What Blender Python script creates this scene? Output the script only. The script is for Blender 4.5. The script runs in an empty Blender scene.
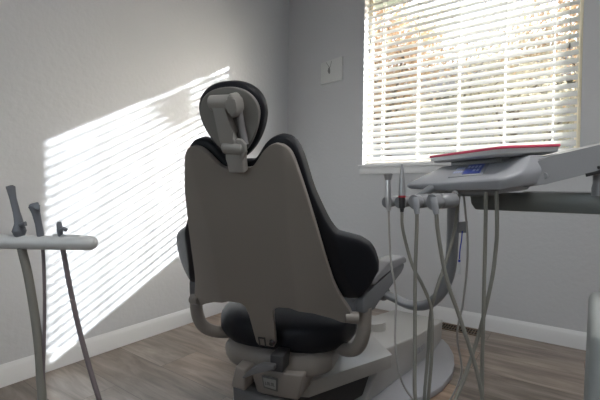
import bpy, bmesh, math, random
from mathutils import Vector, Matrix, noise
random.seed(7)
COL = bpy.context.scene.collection
V3 = Vector

# ------------------------------------------------------------------ camera
FPX = 379.0
YAW, PITCH, SR = math.radians(35.3), math.radians(1.36), 0.011
F0 = V3((-math.sin(YAW), math.cos(YAW), 0)); R0 = V3((math.cos(YAW), math.sin(YAW), 0)); ZZ = V3((0, 0, 1))
FW = F0*math.cos(PITCH) - ZZ*math.sin(PITCH)
U0 = R0.cross(FW)
RT = R0*math.cos(SR) + U0*math.sin(SR)
UP = U0*math.cos(SR) - R0*math.sin(SR)
CAM = V3((2.421, -3.186, 1.05))
def at(x, y, d):
    """a point of the room, surveyed as a direction from the tripod and a distance"""
    return CAM + (FW + RT*((x-300)/FPX) + UP*((200-y)/FPX))*d

cam_d = bpy.data.cameras.new('camera'); cam = bpy.data.objects.new('camera', cam_d); COL.objects.link(cam)
cam_d.sensor_width = 36; cam_d.lens = FPX/600*36; cam_d.clip_start = .02; cam_d.clip_end = 200
M = Matrix((RT, UP, -FW)).transposed().to_4x4(); M.translation = CAM
cam.matrix_world = M
bpy.context.scene.camera = cam

# ------------------------------------------------------------------ materials
MATS = {}
def mat(name, col, rough=.5, metal=0., bump=0., bscale=200., var=0., vscale=5., spec=.5, coat=0., trans=0.):
    m = bpy.data.materials.new(name); m.use_nodes = True
    nt = m.node_tree; b = nt.nodes['Principled BSDF']
    b.inputs['Base Color'].default_value = (*col, 1); b.inputs['Roughness'].default_value = rough
    b.inputs['Metallic'].default_value = metal; b.inputs['Specular IOR Level'].default_value = spec
    b.inputs['Coat Weight'].default_value = coat
    tc = nt.nodes.new('ShaderNodeTexCoord')
    if bump:
        n = nt.nodes.new('ShaderNodeTexNoise'); n.inputs['Scale'].default_value = bscale; n.inputs['Detail'].default_value = 3
        bp = nt.nodes.new('ShaderNodeBump'); bp.inputs['Strength'].default_value = bump; bp.inputs['Distance'].default_value = .01
        nt.links.new(tc.outputs['Object'], n.inputs['Vector']); nt.links.new(n.outputs['Fac'], bp.inputs['Height'])
        nt.links.new(bp.outputs['Normal'], b.inputs['Normal'])
    if var:
        n = nt.nodes.new('ShaderNodeTexNoise'); n.inputs['Scale'].default_value = vscale; n.inputs['Detail'].default_value = 4
        r = nt.nodes.new('ShaderNodeValToRGB')
        r.color_ramp.elements[0].position = .3; r.color_ramp.elements[1].position = .7
        r.color_ramp.elements[0].color = (*[c*(1-var) for c in col], 1)
        r.color_ramp.elements[1].color = (*[min(1, c*(1+var)) for c in col], 1)
        nt.links.new(tc.outputs['Object'], n.inputs['Vector']); nt.links.new(n.outputs['Fac'], r.inputs['Fac'])
        nt.links.new(r.outputs['Color'], b.inputs['Base Color'])
    if trans:
        t = nt.nodes.new('ShaderNodeBsdfTranslucent'); t.inputs['Color'].default_value = (*col, 1)
        mx = nt.nodes.new('ShaderNodeMixShader'); mx.inputs['Fac'].default_value = trans
        nt.links.new(b.outputs[0], mx.inputs[1]); nt.links.new(t.outputs[0], mx.inputs[2])
        nt.links.new(mx.outputs[0], nt.nodes['Material Output'].inputs['Surface'])
    MATS[name] = m
    return m

mat('wall_paint', (.57, .582, .602), .55, bump=.22, bscale=36)
mat('ceiling_paint', (.75, .75, .74), .8, bump=.2, bscale=60)
mat('trim_white', (.78, .79, .80), .35)
mat('window_vinyl', (.80, .72, .60), .4)
mat('drywall_return', (.72, .72, .72), .5)
mat('blind_white', (.86, .86, .86), .35, trans=.25)
mat('cord_white', (.9, .9, .88), .7, trans=.65)
mat('cord_weight', (.30, .29, .28), .5)
mat('shell_beige', (.245, .222, .20), .42, bump=.03, bscale=300)
mat('shell_grey', (.225, .22, .208), .4, bump=.03, bscale=300)
mat('vinyl_black', (.010, .011, .015), .46, bump=.06, bscale=260, spec=.27)
mat('seam_black', (.01, .01, .012), .7)
mat('arm_grey', (.16, .165, .175), .4)
mat('arm_light', (.22, .22, .23), .4)
mat('link_grey', (.33, .32, .30), .42)
mat('cover_white', (.40, .392, .375), .35, bump=.02, bscale=200)
mat('plate_grey', (.33, .33, .35), .4, bump=.05, bscale=300)
mat('dark_plastic', (.035, .035, .037), .5)
mat('mid_plastic', (.12, .12, .122), .5)
mat('label_white', (.33, .33, .31), .4)
mat('label_ink', (.12, .12, .12), .5)
mat('unit_grey', (.255, .262, .275), .32, bump=.02, bscale=200)
mat('unit_light', (.37, .38, .405), .25)
mat('unit_dark', (.16, .165, .17), .4)
mat('panel_blue', (.035, .06, .30), .3)
mat('panel_key', (.35, .40, .62), .35)
mat('steel', (.62, .62, .63), .3, metal=.9)
mat('steel_dark', (.38, .38, .39), .35, metal=.6)
mat('instrument_grey', (.15, .16, .18), .35)
mat('tip_black', (.02, .02, .022), .4)
mat('ring_red', (.45, .02, .04), .4)
mat('tray_rim', (.60, .61, .62), .3)
mat('liner_red', (.88, .09, .18), .6, trans=.1)
mat('hose_grey', (.21, .205, .18), .5, bump=.1, bscale=350)
mat('hose_light', (.38, .37, .35), .5)
mat('hose_dark', (.16, .135, .14), .5, bump=.1, bscale=350)
mat('holder_white', (.55, .56, .555), .35)
mat('arm_bar_grey', (.15, .162, .158), .35)
mat('cord_blue', (.02, .05, .42), .4)
mat('clear_plastic', (.6, .62, .65), .2)
mat('board_white', (.66, .68, .67), .4)
mat('ink_grey', (.17, .175, .175), .6)
mat('vent_brown', (.16, .115, .075), .45, metal=.3)
mat('vent_dark', (.01, .009, .008), .7)
mat('cabinet_white', (.36, .385, .375), .5)
mat('bark', (.12, .09, .07), .9, bump=.6, bscale=30)
mat('leaf_orange', (.50, .34, .21), .6, trans=.5)
mat('leaf_yellow', (.50, .45, .34), .6, trans=.5)
mat('leaf_green', (.16, .20, .08), .6, trans=.4)
mat('grass', (.22, .24, .12), .9, bump=.5, bscale=40, var=.4, vscale=3)
mat('fence_wood', (.33, .28, .24), .8, bump=.3, bscale=50, var=.3, vscale=8)
mat('stucco', (.42, .41, .41), .9, bump=.3, bscale=20)
mat('roof_shingle', (.16, .14, .13), .9, bump=.6, bscale=12, var=.3, vscale=20)
mat('dark_glass', (.05, .06, .07), .15)
mat('eave_white', (.6, .6, .58), .7)

m_ = mat('fill_diffuser', (.8, .8, .8), .5)  # glowing face of the added fill panel overhead
m_.node_tree.nodes['Principled BSDF'].inputs['Emission Color'].default_value = (1, .985, .965, 1)
m_.node_tree.nodes['Principled BSDF'].inputs['Emission Strength'].default_value = 12.5
def glass_mat():
    m = bpy.data.materials.new('window_glass'); m.use_nodes = True; nt = m.node_tree; nt.nodes.clear()
    o = nt.nodes.new('ShaderNodeOutputMaterial'); t = nt.nodes.new('ShaderNodeBsdfTransparent')
    t.inputs['Color'].default_value = (.93, .95, .94, 1)
    g = nt.nodes.new('ShaderNodeBsdfGlossy'); g.inputs['Roughness'].default_value = .02
    f = nt.nodes.new('ShaderNodeFresnel'); f.inputs['IOR'].default_value = 1.45
    mx = nt.nodes.new('ShaderNodeMixShader')
    nt.links.new(f.outputs[0], mx.inputs[0]); nt.links.new(t.outputs[0], mx.inputs[1]); nt.links.new(g.outputs[0], mx.inputs[2])
    nt.links.new(mx.outputs[0], o.inputs[0]); MATS['window_glass'] = m
glass_mat()

def floor_mat():
    m = bpy.data.materials.new('vinyl_planks'); m.use_nodes = True; nt = m.node_tree; b = nt.nodes['Principled BSDF']
    N = nt.nodes.new; L = nt.links.new
    tc = N('ShaderNodeTexCoord')
    mp = N('ShaderNodeMapping'); mp.inputs['Location'].default_value = (.85, -.06, 0)
    L(tc.outputs['Object'], mp.inputs['Vector'])
    br = N('ShaderNodeTexBrick'); br.offset = .37; br.squash = 1
    br.inputs['Scale'].default_value = 1; br.inputs['Brick Width'].default_value = 1.5; br.inputs['Row Height'].default_value = .272
    br.inputs['Mortar Size'].default_value = .0012; br.inputs['Mortar Smooth'].default_value = .2; br.inputs['Bias'].default_value = 0
    br.inputs['Color1'].default_value = (0, 0, 0, 1); br.inputs['Color2'].default_value = (1, 1, 1, 1); br.inputs['Mortar'].default_value = (.5, .5, .5, 1)
    L(mp.outputs[0], br.inputs['Vector'])
    # grain, offset per plank
    add = N('ShaderNodeVectorMath'); add.operation = 'MULTIPLY_ADD'
    L(br.outputs['Color'], add.inputs[0]); add.inputs[1].default_value = (7, 3, 5); L(mp.outputs[0], add.inputs[2])
    sc = N('ShaderNodeMapping'); sc.inputs['Scale'].default_value = (1.0, 7, 1); L(add.outputs[0], sc.inputs['Vector'])
    n = N('ShaderNodeTexNoise'); n.inputs['Scale'].default_value = 2.2; n.inputs['Detail'].default_value = 7; n.inputs['Roughness'].default_value = .62; n.inputs['Distortion'].default_value = .6
    L(sc.outputs[0], n.inputs['Vector'])
    r = N('ShaderNodeValToRGB'); e = r.color_ramp.elements
    e[0].position = .28; e[0].color = (.12, .098, .083, 1); e[1].position = .75; e[1].color = (.40, .35, .315, 1)
    x = e.new(.5); x.color = (.24, .207, .183, 1)
    L(n.outputs['Fac'], r.inputs['Fac'])
    hs = N('ShaderNodeMix'); hs.data_type = 'RGBA'; hs.blend_type = 'MULTIPLY'; hs.inputs[0].default_value = 1
    r2 = N('ShaderNodeValToRGB'); e = r2.color_ramp.elements
    e[0].color = (.52, .47, .43, 1); e[1].color = (1.6, 1.28, 1.03, 1)
    x = e.new(.35); x.color = (1.12, 1.06, 1.0, 1); x = e.new(.65); x.color = (.72, .70, .68, 1)
    L(br.outputs['Color'], r2.inputs['Fac'])
    L(r.outputs['Color'], hs.inputs[6]); L(r2.outputs['Color'], hs.inputs[7])
    dk = N('ShaderNodeMix'); dk.data_type = 'RGBA'; L(br.outputs['Fac'], dk.inputs[0]); L(hs.outputs[2], dk.inputs[6]); dk.inputs[7].default_value = (.06, .045, .04, 1)
    L(dk.outputs[2], b.inputs['Base Color'])
    b.inputs['Roughness'].default_value = .33
    bp = N('ShaderNodeBump'); bp.inputs['Strength'].default_value = .12; bp.inputs['Distance'].default_value = .004
    L(n.outputs['Fac'], bp.inputs['Height']); L(bp.outputs[0], b.inputs['Normal'])
    MATS['vinyl_planks'] = m
floor_mat()

# ------------------------------------------------------------------ helpers
def empty(name, loc, label, cat, group=None):
    o = bpy.data.objects.new(name, None); COL.objects.link(o); o.location = loc; o.empty_display_size = .05
    o['label'] = label; o['category'] = cat
    if group: o['group'] = group
    return o
def wloc(o):
    l = o.location.copy()
    while o.parent: o = o.parent; l += o.location
    return l
def link(name, bm, m, parent=None, smooth=True, angle=35):
    """bm is in world coordinates; becomes ONE mesh object"""
    bmesh.ops.recalc_face_normals(bm, faces=bm.faces[:])
    bb = [v.co.copy() for v in bm.verts]
    lo = V3([min(c[i] for c in bb) for i in range(3)]); hi = V3([max(c[i] for c in bb) for i in range(3)])
    org = V3(((lo.x+hi.x)/2, (lo.y+hi.y)/2, lo.z))
    for v in bm.verts: v.co -= org
    me = bpy.data.meshes.new(name); bm.to_mesh(me); bm.free()
    if smooth:
        me.polygons.foreach_set('use_smooth', [True]*len(me.polygons))
        me.set_sharp_from_angle(angle=math.radians(angle))
    mm = m if isinstance(m, (list, tuple)) else [m]
    for k in mm: me.materials.append(MATS[k])
    o = bpy.data.objects.new(name, me); COL.objects.link(o)
    if parent: o.parent = parent; o.location = org - wloc(parent)
    else: o.location = org
    return o
def tag(o, label, cat, group=None, kind=None):
    o['label'] = label; o['category'] = cat
    if group: o['group'] = group
    if kind: o['kind'] = kind
    return o
def struct(name, bm, m, parent=None, **k):
    o = link(name, bm, m, parent, **k)
    if not parent: o['kind'] = 'structure'
    return o
def box(bm, lo, hi, fr=None, bev=0, seg=2):
    """box between lo and hi in frame fr (function local->world)"""
    vs = []
    for z in (lo[2], hi[2]):
        for x, y in ((lo[0], lo[1]), (hi[0], lo[1]), (hi[0], hi[1]), (lo[0], hi[1])):
            p = V3((x, y, z)); vs.append(bm.verts.new(fr(p) if fr else p))
    fs = [bm.faces.new([vs[i] for i in q]) for q in ((3, 2, 1, 0), (4, 5, 6, 7), (0, 1, 5, 4), (1, 2, 6, 5), (2, 3, 7, 6), (3, 0, 4, 7))]
    if bev:
        es = list({e for f in fs for e in f.edges})
        bmesh.ops.bevel(bm, geom=es, offset=bev, segments=seg, affect='EDGES', profile=.5)
    return bm
def B(*a, **k): return box(bmesh.new(), *a, **k)
def catmull(pts, n=8):
    P = [V3(p) for p in pts]; P = [P[0]*2-P[1]] + P + [P[-1]*2-P[-2]]; out = []
    for i in range(1, len(P)-2):
        for k in range(n):
            t = k/n; a, b, c, d = P[i-1:i+3]
            out.append(.5*((2*b)+(c-a)*t+(2*a-5*b+4*c-d)*t*t+(3*b-a-3*c+d)*t**3))
    out.append(P[-2]); return out
def tube(bm, pts, r, seg=12, smooth=0, cap=True, flat=1., up=None):
    """swept tube, r a radius or list of radii"""
    rs = r if isinstance(r, (list, tuple)) else [r]*len(pts)
    if smooth:
        n = len(pts); P = catmull(pts, smooth); R = []
        for i in range(len(P)):
            t = i/smooth; k = min(int(t), n-2); R.append(rs[k]+(rs[k+1]-rs[k])*(t-k))
    else: P = [V3(p) for p in pts]; R = rs
    T = [(P[min(i+1, len(P)-1)]-P[max(i-1, 0)]).normalized() for i in range(len(P))]
    nrm = up or (V3((0, 0, 1)) if abs(T[0].z) < .9 else V3((1, 0, 0)))
    rings = []
    for i, p in enumerate(P):
        nrm = (nrm - T[i]*nrm.dot(T[i])).normalized(); bn = T[i].cross(nrm)
        rings.append([bm.verts.new(p+nrm*math.cos(2*math.pi*k/seg)*R[i]*flat+bn*math.sin(2*math.pi*k/seg)*R[i]) for k in range(seg)])
    for a, b in zip(rings, rings[1:]):
        for k in range(seg): bm.faces.new((a[k], a[(k+1) % seg], b[(k+1) % seg], b[k]))
    if cap:
        bm.faces.new(rings[0][::-1]); bm.faces.new(rings[-1])
    return bm
def TB(*a, **k): return tube(bmesh.new(), *a, **k)
def interp(tbl, x):
    if x <= tbl[0][0]: return tbl[0][1]
    for (a, b), (c, d) in zip(tbl, tbl[1:]):
        if x <= c: return b+(d-b)*(x-a)/(c-a)
    return tbl[-1][1]
def sinterp(tbl, x, w=.006):
    return sum(interp(tbl, abs(x+w*k)) for k in (-1.5, -.75, 0, .75, 1.5))/5
def pillow(bm, fr, W0, W1, top, bot, mid, T, nx=56, ny=28, p=5, q=5, T2=None):
    """closed cushion/shell: columns a between W0..W1, rows between bot(v) and top(v); half thickness T with rounded rim; fr(v, l, d)"""
    g = []
    for s in (1, -1):
        rows = []
        for i in range(nx+1):
            a = math.sin((-1+2*i/nx)*math.pi/2); v = (W0+W1)/2+(W1-W0)/2*a
            t, b = top(v), bot(v); col = []
            for j in range(ny+1):
                c = math.sin((-1+2*j/ny)*math.pi/2); l = (t+b)/2+(t-b)/2*c
                h = (max(0, 1-abs(a)**p)**(1/p))*(max(0, 1-abs(c)**q)**(1/q))
                th = T if s > 0 else (T if T2 is None else T2)
                col.append((v, l, mid(v, l)+s*th*h, a, c))
            rows.append(col)
        g.append(rows)
    def mk(s):
        return [[bm.verts.new(fr(*q[:3])) for q in col] for col in g[s]]
    A, Bk = mk(0), mk(1)
    for i in range(nx+1):
        for j in range(ny+1):
            if i in (0, nx) or j in (0, ny): Bk[i][j] = A[i][j] if True else Bk[i][j]
    for G, fl in ((A, 0), (Bk, 1)):
        for i in range(nx):
            for j in range(ny):
                q = [G[i][j], G[i+1][j], G[i+1][j+1], G[i][j+1]]
                if fl: q.reverse()
                if len(set(q)) == 4:
                    try: bm.faces.new(q)
                    except ValueError: pass
    bmesh.ops.delete(bm, geom=[v for v in bm.verts if not v.link_faces], context='VERTS')
    bmesh.ops.remove_doubles(bm, verts=bm.verts[:], dist=1e-5)
    return bm
def prism(bm, poly, d0, d1, fr, bev=0, seg=2):
    """polygon (a,b) extruded from d0 to d1; fr(a,b,d)"""
    lo = [bm.verts.new(fr(a, b, d0)) for a, b in poly]; hi = [bm.verts.new(fr(a, b, d1)) for a, b in poly]
    n = len(poly); fs = [bm.faces.new(lo[::-1]), bm.faces.new(hi)]
    for i in range(n): fs.append(bm.faces.new((lo[i], lo[(i+1) % n], hi[(i+1) % n], hi[i])))
    if bev:
        es = [e for e in {e for f in fs for e in f.edges}]
        bmesh.ops.bevel(bm, geom=es, offset=bev, segments=seg, affect='EDGES', profile=.5)
    return bm
def PR(*a, **k): return prism(bmesh.new(), *a, **k)
def hexa(bm, lo4, hi4, bev=0, seg=2):
    a = [bm.verts.new(p) for p in lo4]; b = [bm.verts.new(p) for p in hi4]; n = len(a)
    fs = [bm.faces.new(a[::-1]), bm.faces.new(b)]
    for i in range(n): fs.append(bm.faces.new((a[i], a[(i+1) % n], b[(i+1) % n], b[i])))
    if bev:
        bmesh.ops.bevel(bm, geom=list({e for f in fs for e in f.edges}), offset=bev, segments=seg, affect='EDGES', profile=.5)
    return bm
def HX(*a, **k): return hexa(bmesh.new(), *a, **k)

# ------------------------------------------------------------------ room shell
RX, FY, CZ = 3.75, -4.9, 3.3      # right wall, front wall, ceiling
WX0, WX1, WZ0, WZ1 = .865, 2.478, 1.295, 2.93   # window opening
WT = .16
def wall_with_hole(name, x0, x1, z0, z1, hx0, hx1, hz0, hz1, y0, y1, m):
    bm = bmesh.new()
    for a, b, c, d in ((x0, hx0, z0, z1), (hx1, x1, z0, z1), (hx0, hx1, z0, hz0), (hx0, hx1, hz1, z1)):
        box(bm, (a, y0, c), (b, y1, d))
    return struct(name, bm, m, smooth=False)
wall_with_hole('wall_back', -.15, RX+.15, 0, CZ, WX0, WX1, WZ0, WZ1, 0, WT, 'wall_paint')
struct('wall_left', B((-.15, FY-.15, 0), (0, 0, CZ)), 'wall_paint', smooth=False)
struct('wall_right', B((RX, FY-.15, 0), (RX+.15, 0, CZ)), 'wall_paint', smooth=False)
F2 = (1.2, 2.3, .95, 2.15)  # opening for the added fill window
wall_with_hole('wall_front', 0, RX, 0, CZ, F2[0], F2[1], F2[2], F2[3], FY-.15, FY, 'wall_paint')
struct('ceiling', B((-.15, FY-.15, CZ), (RX+.15, WT, CZ+.1)), 'ceiling_paint', smooth=False)
struct('floor', B((-.15, FY-.15, -.08), (RX+.15, WT, 0)), 'vinyl_planks', smooth=False)
# baseboards: moulded profile (depth, height)
prof = [(0, 0), (.014, 0), (.014, .088), (.011, .1), (.006, .112), (.004, .118), (0, .118)]
def board(name, fr, a, b): struct(name, PR(prof, a, b, fr), 'trim_white', angle=50)
board('baseboard_left', lambda d, h, t: V3((d, t, h)), FY, -.014)
board('baseboard_back', lambda d, h, t: V3((t, -d, h)), .0, RX)
board('baseboard_right', lambda d, h, t: V3((RX-d, t, h)), FY, -.014)
board('baseboard_front', lambda d, h, t: V3((t, FY+d, h)), .014, RX-.014)

# window_1: vinyl frame, two sashes, glass
def window(name, x0, x1, z0, z1, y, s):
    bm = bmesh.new(); w = .02
    for lo, hi in (((x0, z0), (x0+w, z1)), ((x1-w, z0), (x1, z1)), ((x0+w, z0), (x1-w, z0+w)), ((x0+w, z1-w), (x1-w, z1))):
        box(bm, (lo[0], min(y, y+s*.06), lo[1]), (hi[0], max(y, y+s*.06), hi[1]), bev=.003, seg=1)
    fr_ = struct(name, bm, 'window_vinyl'); xm = (x0+x1)/2
    bm = bmesh.new()
    ya, yb = sorted((y+s*.012, y+s*.045))
    for a, b in ((x0+w, x1-w),):
        for lo, hi in (((a, z0+w), (a+.014, z1-w)), ((b-.014, z0+w), (b, z1-w)), ((a+.014, z0+w), (b-.014, z0+w+.014)), ((a+.014, z1-w-.014), (b-.014, z1-w))):
            box(bm, (lo[0], ya, lo[1]), (hi[0], yb, hi[1]))
    link('window_sash', bm, 'window_vinyl', fr_, smooth=False)
    g = bmesh.new(); yg = y+s*.03
    f = g.faces.new([g.verts.new(p) for p in ((x0+w, yg, z0+w), (x1-w, yg, z0+w), (x1-w, yg, z1-w), (x0+w, yg, z1-w))])
    link('pane', g, 'window_glass', fr_, smooth=False)
window('window_1', WX0, WX1, WZ0, WZ1, .095, 1)
window('fill_window', F2[0], F2[1], F2[2], F2[3], FY-.06, -1)  # unseen window added behind the camera to let in fill daylight
# sill and apron
sx = .035
struct('trim_1', B((WX0-sx, -.028, WZ0-.024), (WX1+sx, .094, WZ0), bev=.004), 'trim_white')
struct('trim_2', B((WX0-sx+.012, -.013, WZ0-.083), (WX1+sx-.012, -.0005, WZ0-.0245), bev=.003), 'trim_white')

# ------------------------------------------------------------------ window blind
blind = empty('window_blind', (1.67, .045, WZ0), 'white horizontal slat blind lowered over the window', 'blind')
bx0, bx1, BY = WX0+.012, WX1-.022, .048
PITCHZ, SW, TAU = .0565, .062, math.radians(47)
struct_top = 2.86
link('headrail', B((bx0, .012, struct_top), (bx1, .08, struct_top+.055), bev=.004), 'blind_white', blind)
link('valance', B((bx0-.006, -.004, struct_top-.012), (bx1+.006, .008, struct_top+.06), bev=.003), 'blind_white', blind)
nsl = int((struct_top-.03-(WZ0+.04))/PITCHZ)
zs = [WZ0+.052+i*PITCHZ for i in range(nsl+1)]
for i, z in enumerate(zs):
    bm = bmesh.new(); n = 5; tau = TAU+math.radians(random.uniform(-1.2, 1.2))
    prof2 = []
    for k in range(n+1):
        s = -SW/2+SW*k/n; c = .0022*(1-(2*s/SW)**2)
        prof2.append((s, c+.0013))
    for k in range(n, -1, -1):
        s = -SW/2+SW*k/n; c = .0022*(1-(2*s/SW)**2)
        prof2.append((s, c-.0013))
    # s>0 is outward and up
    prism(bm, prof2, bx0, bx1, lambda s, c, x: V3((x, BY+s*math.cos(tau)-c*math.sin(tau), z+s*math.sin(tau)+c*math.cos(tau))))
    link('slat', bm, 'blind_white', blind, angle=60)
link('bottom_rail', B((bx0, BY-.026, WZ0+.002), (bx1, BY+.026, WZ0+.018), bev=.003), 'blind_white', blind)
for x in (1.04, 1.357, 1.686, 2.014, 2.318):
    bm = bmesh.new()
    for yy in (BY-.026, BY+.026):
        box(bm, (x-.0045, yy-.0008, WZ0+.015), (x+.0045, yy+.0008, struct_top))
    link('ladder_tape', bm, 'cord_white', blind, smooth=False)
for x, z in ((.925, 2.42), (.915, 2.33), (2.405, 2.065)):
    bm = TB([(x, BY-.034, z+.02), (x, BY-.034, z+.015), (x, BY-.034, z-.012), (x, BY-.034, z-.018)], [.002, .005, .007, .002], seg=10)
    tube(bm, [(x, BY-.033, z+.018), (x, BY-.033, struct_top)], .0008, seg=5)
    link('pull_cord', bm, 'cord_weight', blind)

# ------------------------------------------------------------------ wall board with a hanging mark
t = empty('wall_plaque', (.53, -.008, 2.1), 'square white plaque with a small grey pendant mark, on the wall left of the window', 'plaque')
link('panel', HX([(.413, -.0005, 2.095), (.650, -.0005, 2.108), (.650, -.022, 2.108), (.413, -.022, 2.095)],
                 [(.413, -.0005, 2.303), (.650, -.0005, 2.327), (.650, -.022, 2.327), (.413, -.022, 2.303)], bev=.002), 'board_white', t)
bm = bmesh.new()
tube(bm, [(.475, -.024, 2.298), (.50, -.0235, 2.262), (.513, -.024, 2.238)], .0022, seg=6)
tube(bm, [(.535, -.024, 2.302), (.525, -.0235, 2.262), (.515, -.024, 2.238)], .0022, seg=6)
link('cord', bm, 'ink_grey', t)
bm = TB([(.514, -.0245, 2.246), (.509, -.0245, 2.236), (.507, -.0245, 2.212), (.512, -.0245, 2.192), (.514, -.0245, 2.184)], [.003, .010, .014, .010, .003], seg=14, flat=.25, up=V3((0, 1, 0)))
link('pendant', bm, 'ink_grey', t)

# ------------------------------------------------------------------ floor register
t = empty('floor_vent', (1.79, -.13, 0), 'brown metal floor register against the baseboard below the window', 'vent')
vx0, vx1, vy0, vy1 = 1.56, 1.93, -.185, -.045
bm = bmesh.new()
for a, b, c, d in ((vx0, vx1, vy0, vy0+.018), (vx0, vx1, vy1-.018, vy1), (vx0, vx0+.02, vy0+.018, vy1-.018), (vx1-.02, vx1, vy0+.018, vy1-.018)):
    box(bm, (a, c, .0005), (b, d, .006))
link('frame', bm, 'vent_brown', t, smooth=False)
bm = bmesh.new(); n = 17
for i in range(n):
    x = vx0+.025+(vx1-vx0-.05)*i/(n-1)
    hexa(bm, [V3((x, vy0+.018, .001)), V3((x+.004, vy0+.018, .001)), V3((x+.004, vy1-.018, .001)), V3((x, vy1-.018, .001))],
         [V3((x+.004, vy0+.018, .0055)), V3((x+.009, vy0+.018, .0055)), V3((x+.009, vy1-.018, .0055)), V3((x+.004, vy1-.018, .0055))])
box(bm, (vx0+.02, -.1185, .001), (vx1-.02, -.1115, .0058))
link('grille', bm, 'vent_brown', t, smooth=False)
link('duct_opening', B((vx0+.018, vy0+.016, .0002), (vx1-.018, vy1-.016, .0008)), 'vent_dark', t, smooth=False)

# ------------------------------------------------------------------ dental chair
CP = V3((1.490, -2.085, 0)); ca = math.radians(17.3)
CF = V3((-math.sin(ca), math.cos(ca), 0)); CV = V3((math.cos(ca), math.sin(ca), 0))
def ch(v, u, w): return CP + CV*v + CF*u + ZZ*w
PH = math.radians(20); BT = -CF*math.sin(PH) + ZZ*math.cos(PH); BN = CF*math.cos(PH) + ZZ*math.sin(PH)   # along back, and forward normal
def bk(v, l, d): return CP + ZZ*.460 + CV*v + BT*l + BN*d
chair = empty('dental_chair', (1.52, -1.6, 0), 'black upholstered dental chair with grey-beige back shell, seen from behind', 'dental chair')
# back shell
S_top = [(0, .706), (.045, .706), (.06, .714), (.078, .734), (.098, .758), (.118, .774), (.14, .781), (.162, .776), (.179, .760), (.190, .736), (.216, .625), (.238, .50), (.255, .39), (.272, .29), (.284, .245), (.300, .20), (.318, .158), (.326, .125)]
S_bot = [(0, -.006), (.041, -.006), (.043, .08), (.046, .14), (.054, .172), (.074, .188), (.12, .190), (.2, .163), (.26, .130), (.305, .098), (.326, .095)]
S_w = [(0, .2), (.11, .326), (.158, .318), (.20, .300), (.245, .284), (.29, .272), (.39, .255), (.5, .238), (.625, .214), (.745, .184), (.80, .17)]
S_e = [(0, .07), (.15, .068), (.21, .056), (.29, .040), (.39, .028), (.5, .018), (.625, .008), (.745, .006), (.8, .006)]
def shell_u(v, l):
    a = abs(v); cr = interp([(0, .162), (.5, .155), (.7, .17)], l); w = interp(S_w, l)
    d = 0
    if a > cr-.01: d += interp(S_e, l)*max(0, (a-cr+.01)/max(.02, w-cr+.01))**1.05
    if l < .2: d += .010*(.2-l)/.2
    return d
bm = pillow(bmesh.new(), bk, -.326, .326, lambda v: sinterp(S_top, v, .003), lambda v: sinterp(S_bot, v, .0022), shell_u, .011, nx=130, ny=52, p=26, q=26)
shell = link('back_shell', bm, 'shell_beige', chair, angle=60)
bm = bmesh.new()
for a, b in ((-.020, -.017), (.004, .007)): box(bm, (a, .006, -.0175), (b, .046, -.012), fr=lambda p: bk(*p))
box(bm, (-.017, .043, -.0175), (.004, .046, -.012), fr=lambda p: bk(*p))
link('latch', bm, 'dark_plastic', shell, smooth=False)
link('release_knob', TB([bk(.033, .028, -.010), bk(.033, .028, -.022)], [.011, .009], seg=14), 'tip_black', shell)
for s in (-1, 1):
    link('shell_lug', TB([bk(s*.30, .125, .06), bk(s*.345, .115, .075)], [.020, .022], seg=16), 'shell_beige', shell)
# shoulder + lumbar upholstery
C_top = [(0, .718), (.038, .718), (.053, .727), (.070, .748), (.090, .773), (.112, .790), (.14, .797), (.167, .791), (.188, .770), (.201, .735), (.212, .68), (.223, .620), (.246, .55), (.266, .495), (.29, .457), (.325, .437), (.360, .417), (.390, .385), (.409, .34), (.415, .29)]
C_bot = [(0, .215), (.22, .215), (.27, .200), (.31, .182), (.35, .188), (.388, .225), (.415, .28)]
def cush_u(v, l):
    a = abs(v); d = .036 + max(0, a-.20)*.12 + max(0, a-.235)*.50*max(0, min(1, (.66-l)/.2))
    return max(d, shell_u(min(a, interp(S_w, l)), l)+.050)
bm = pillow(bmesh.new(), bk, -.415, .415, lambda v: sinterp(C_top, v, .004), lambda v: sinterp(C_bot, v, .005), cush_u, .036, nx=130, ny=52, p=5, q=6, T2=.032)
link('back_cushion', bm, 'vinyl_black', chair, angle=60)
# headrest
HM, HTOP, HBOT, HW = .878, .968, .728, .111
def egg(v, w, t, b, up):
    a = min(1, abs(v)/w)
    return HM+(t-HM)*max(0, 1-a**2.3)**(1/2.1) if up else HM-(HM-b)*max(0, 1-a**1.6)**(1/1.55)
hv = lambda v, l, d: bk(v, l, d)
hs = lambda v, l, d: bk(v+.004, l, d)
bm = pillow(bmesh.new(), hv, -HW, HW, lambda v: egg(v, HW, HTOP, HBOT, 1), lambda v: egg(v, HW, HTOP, HBOT, 0), lambda v, l: .024+.25*v*v, .030, nx=64, ny=44, p=4, q=4)
link('headrest_cushion', bm, 'vinyl_black', chair, angle=60)
hw = HW-.014
bm = pillow(bmesh.new(), hs, -hw, hw, lambda v: egg(v, hw, HTOP-.016, HBOT+.014, 1), lambda v: egg(v, hw, HTOP-.016, HBOT+.014, 0), lambda v, l: -.006+.25*v*v, .009, nx=64, ny=44, p=14, q=14)
link('headrest_shell', bm, 'shell_grey', chair, angle=50)
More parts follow.
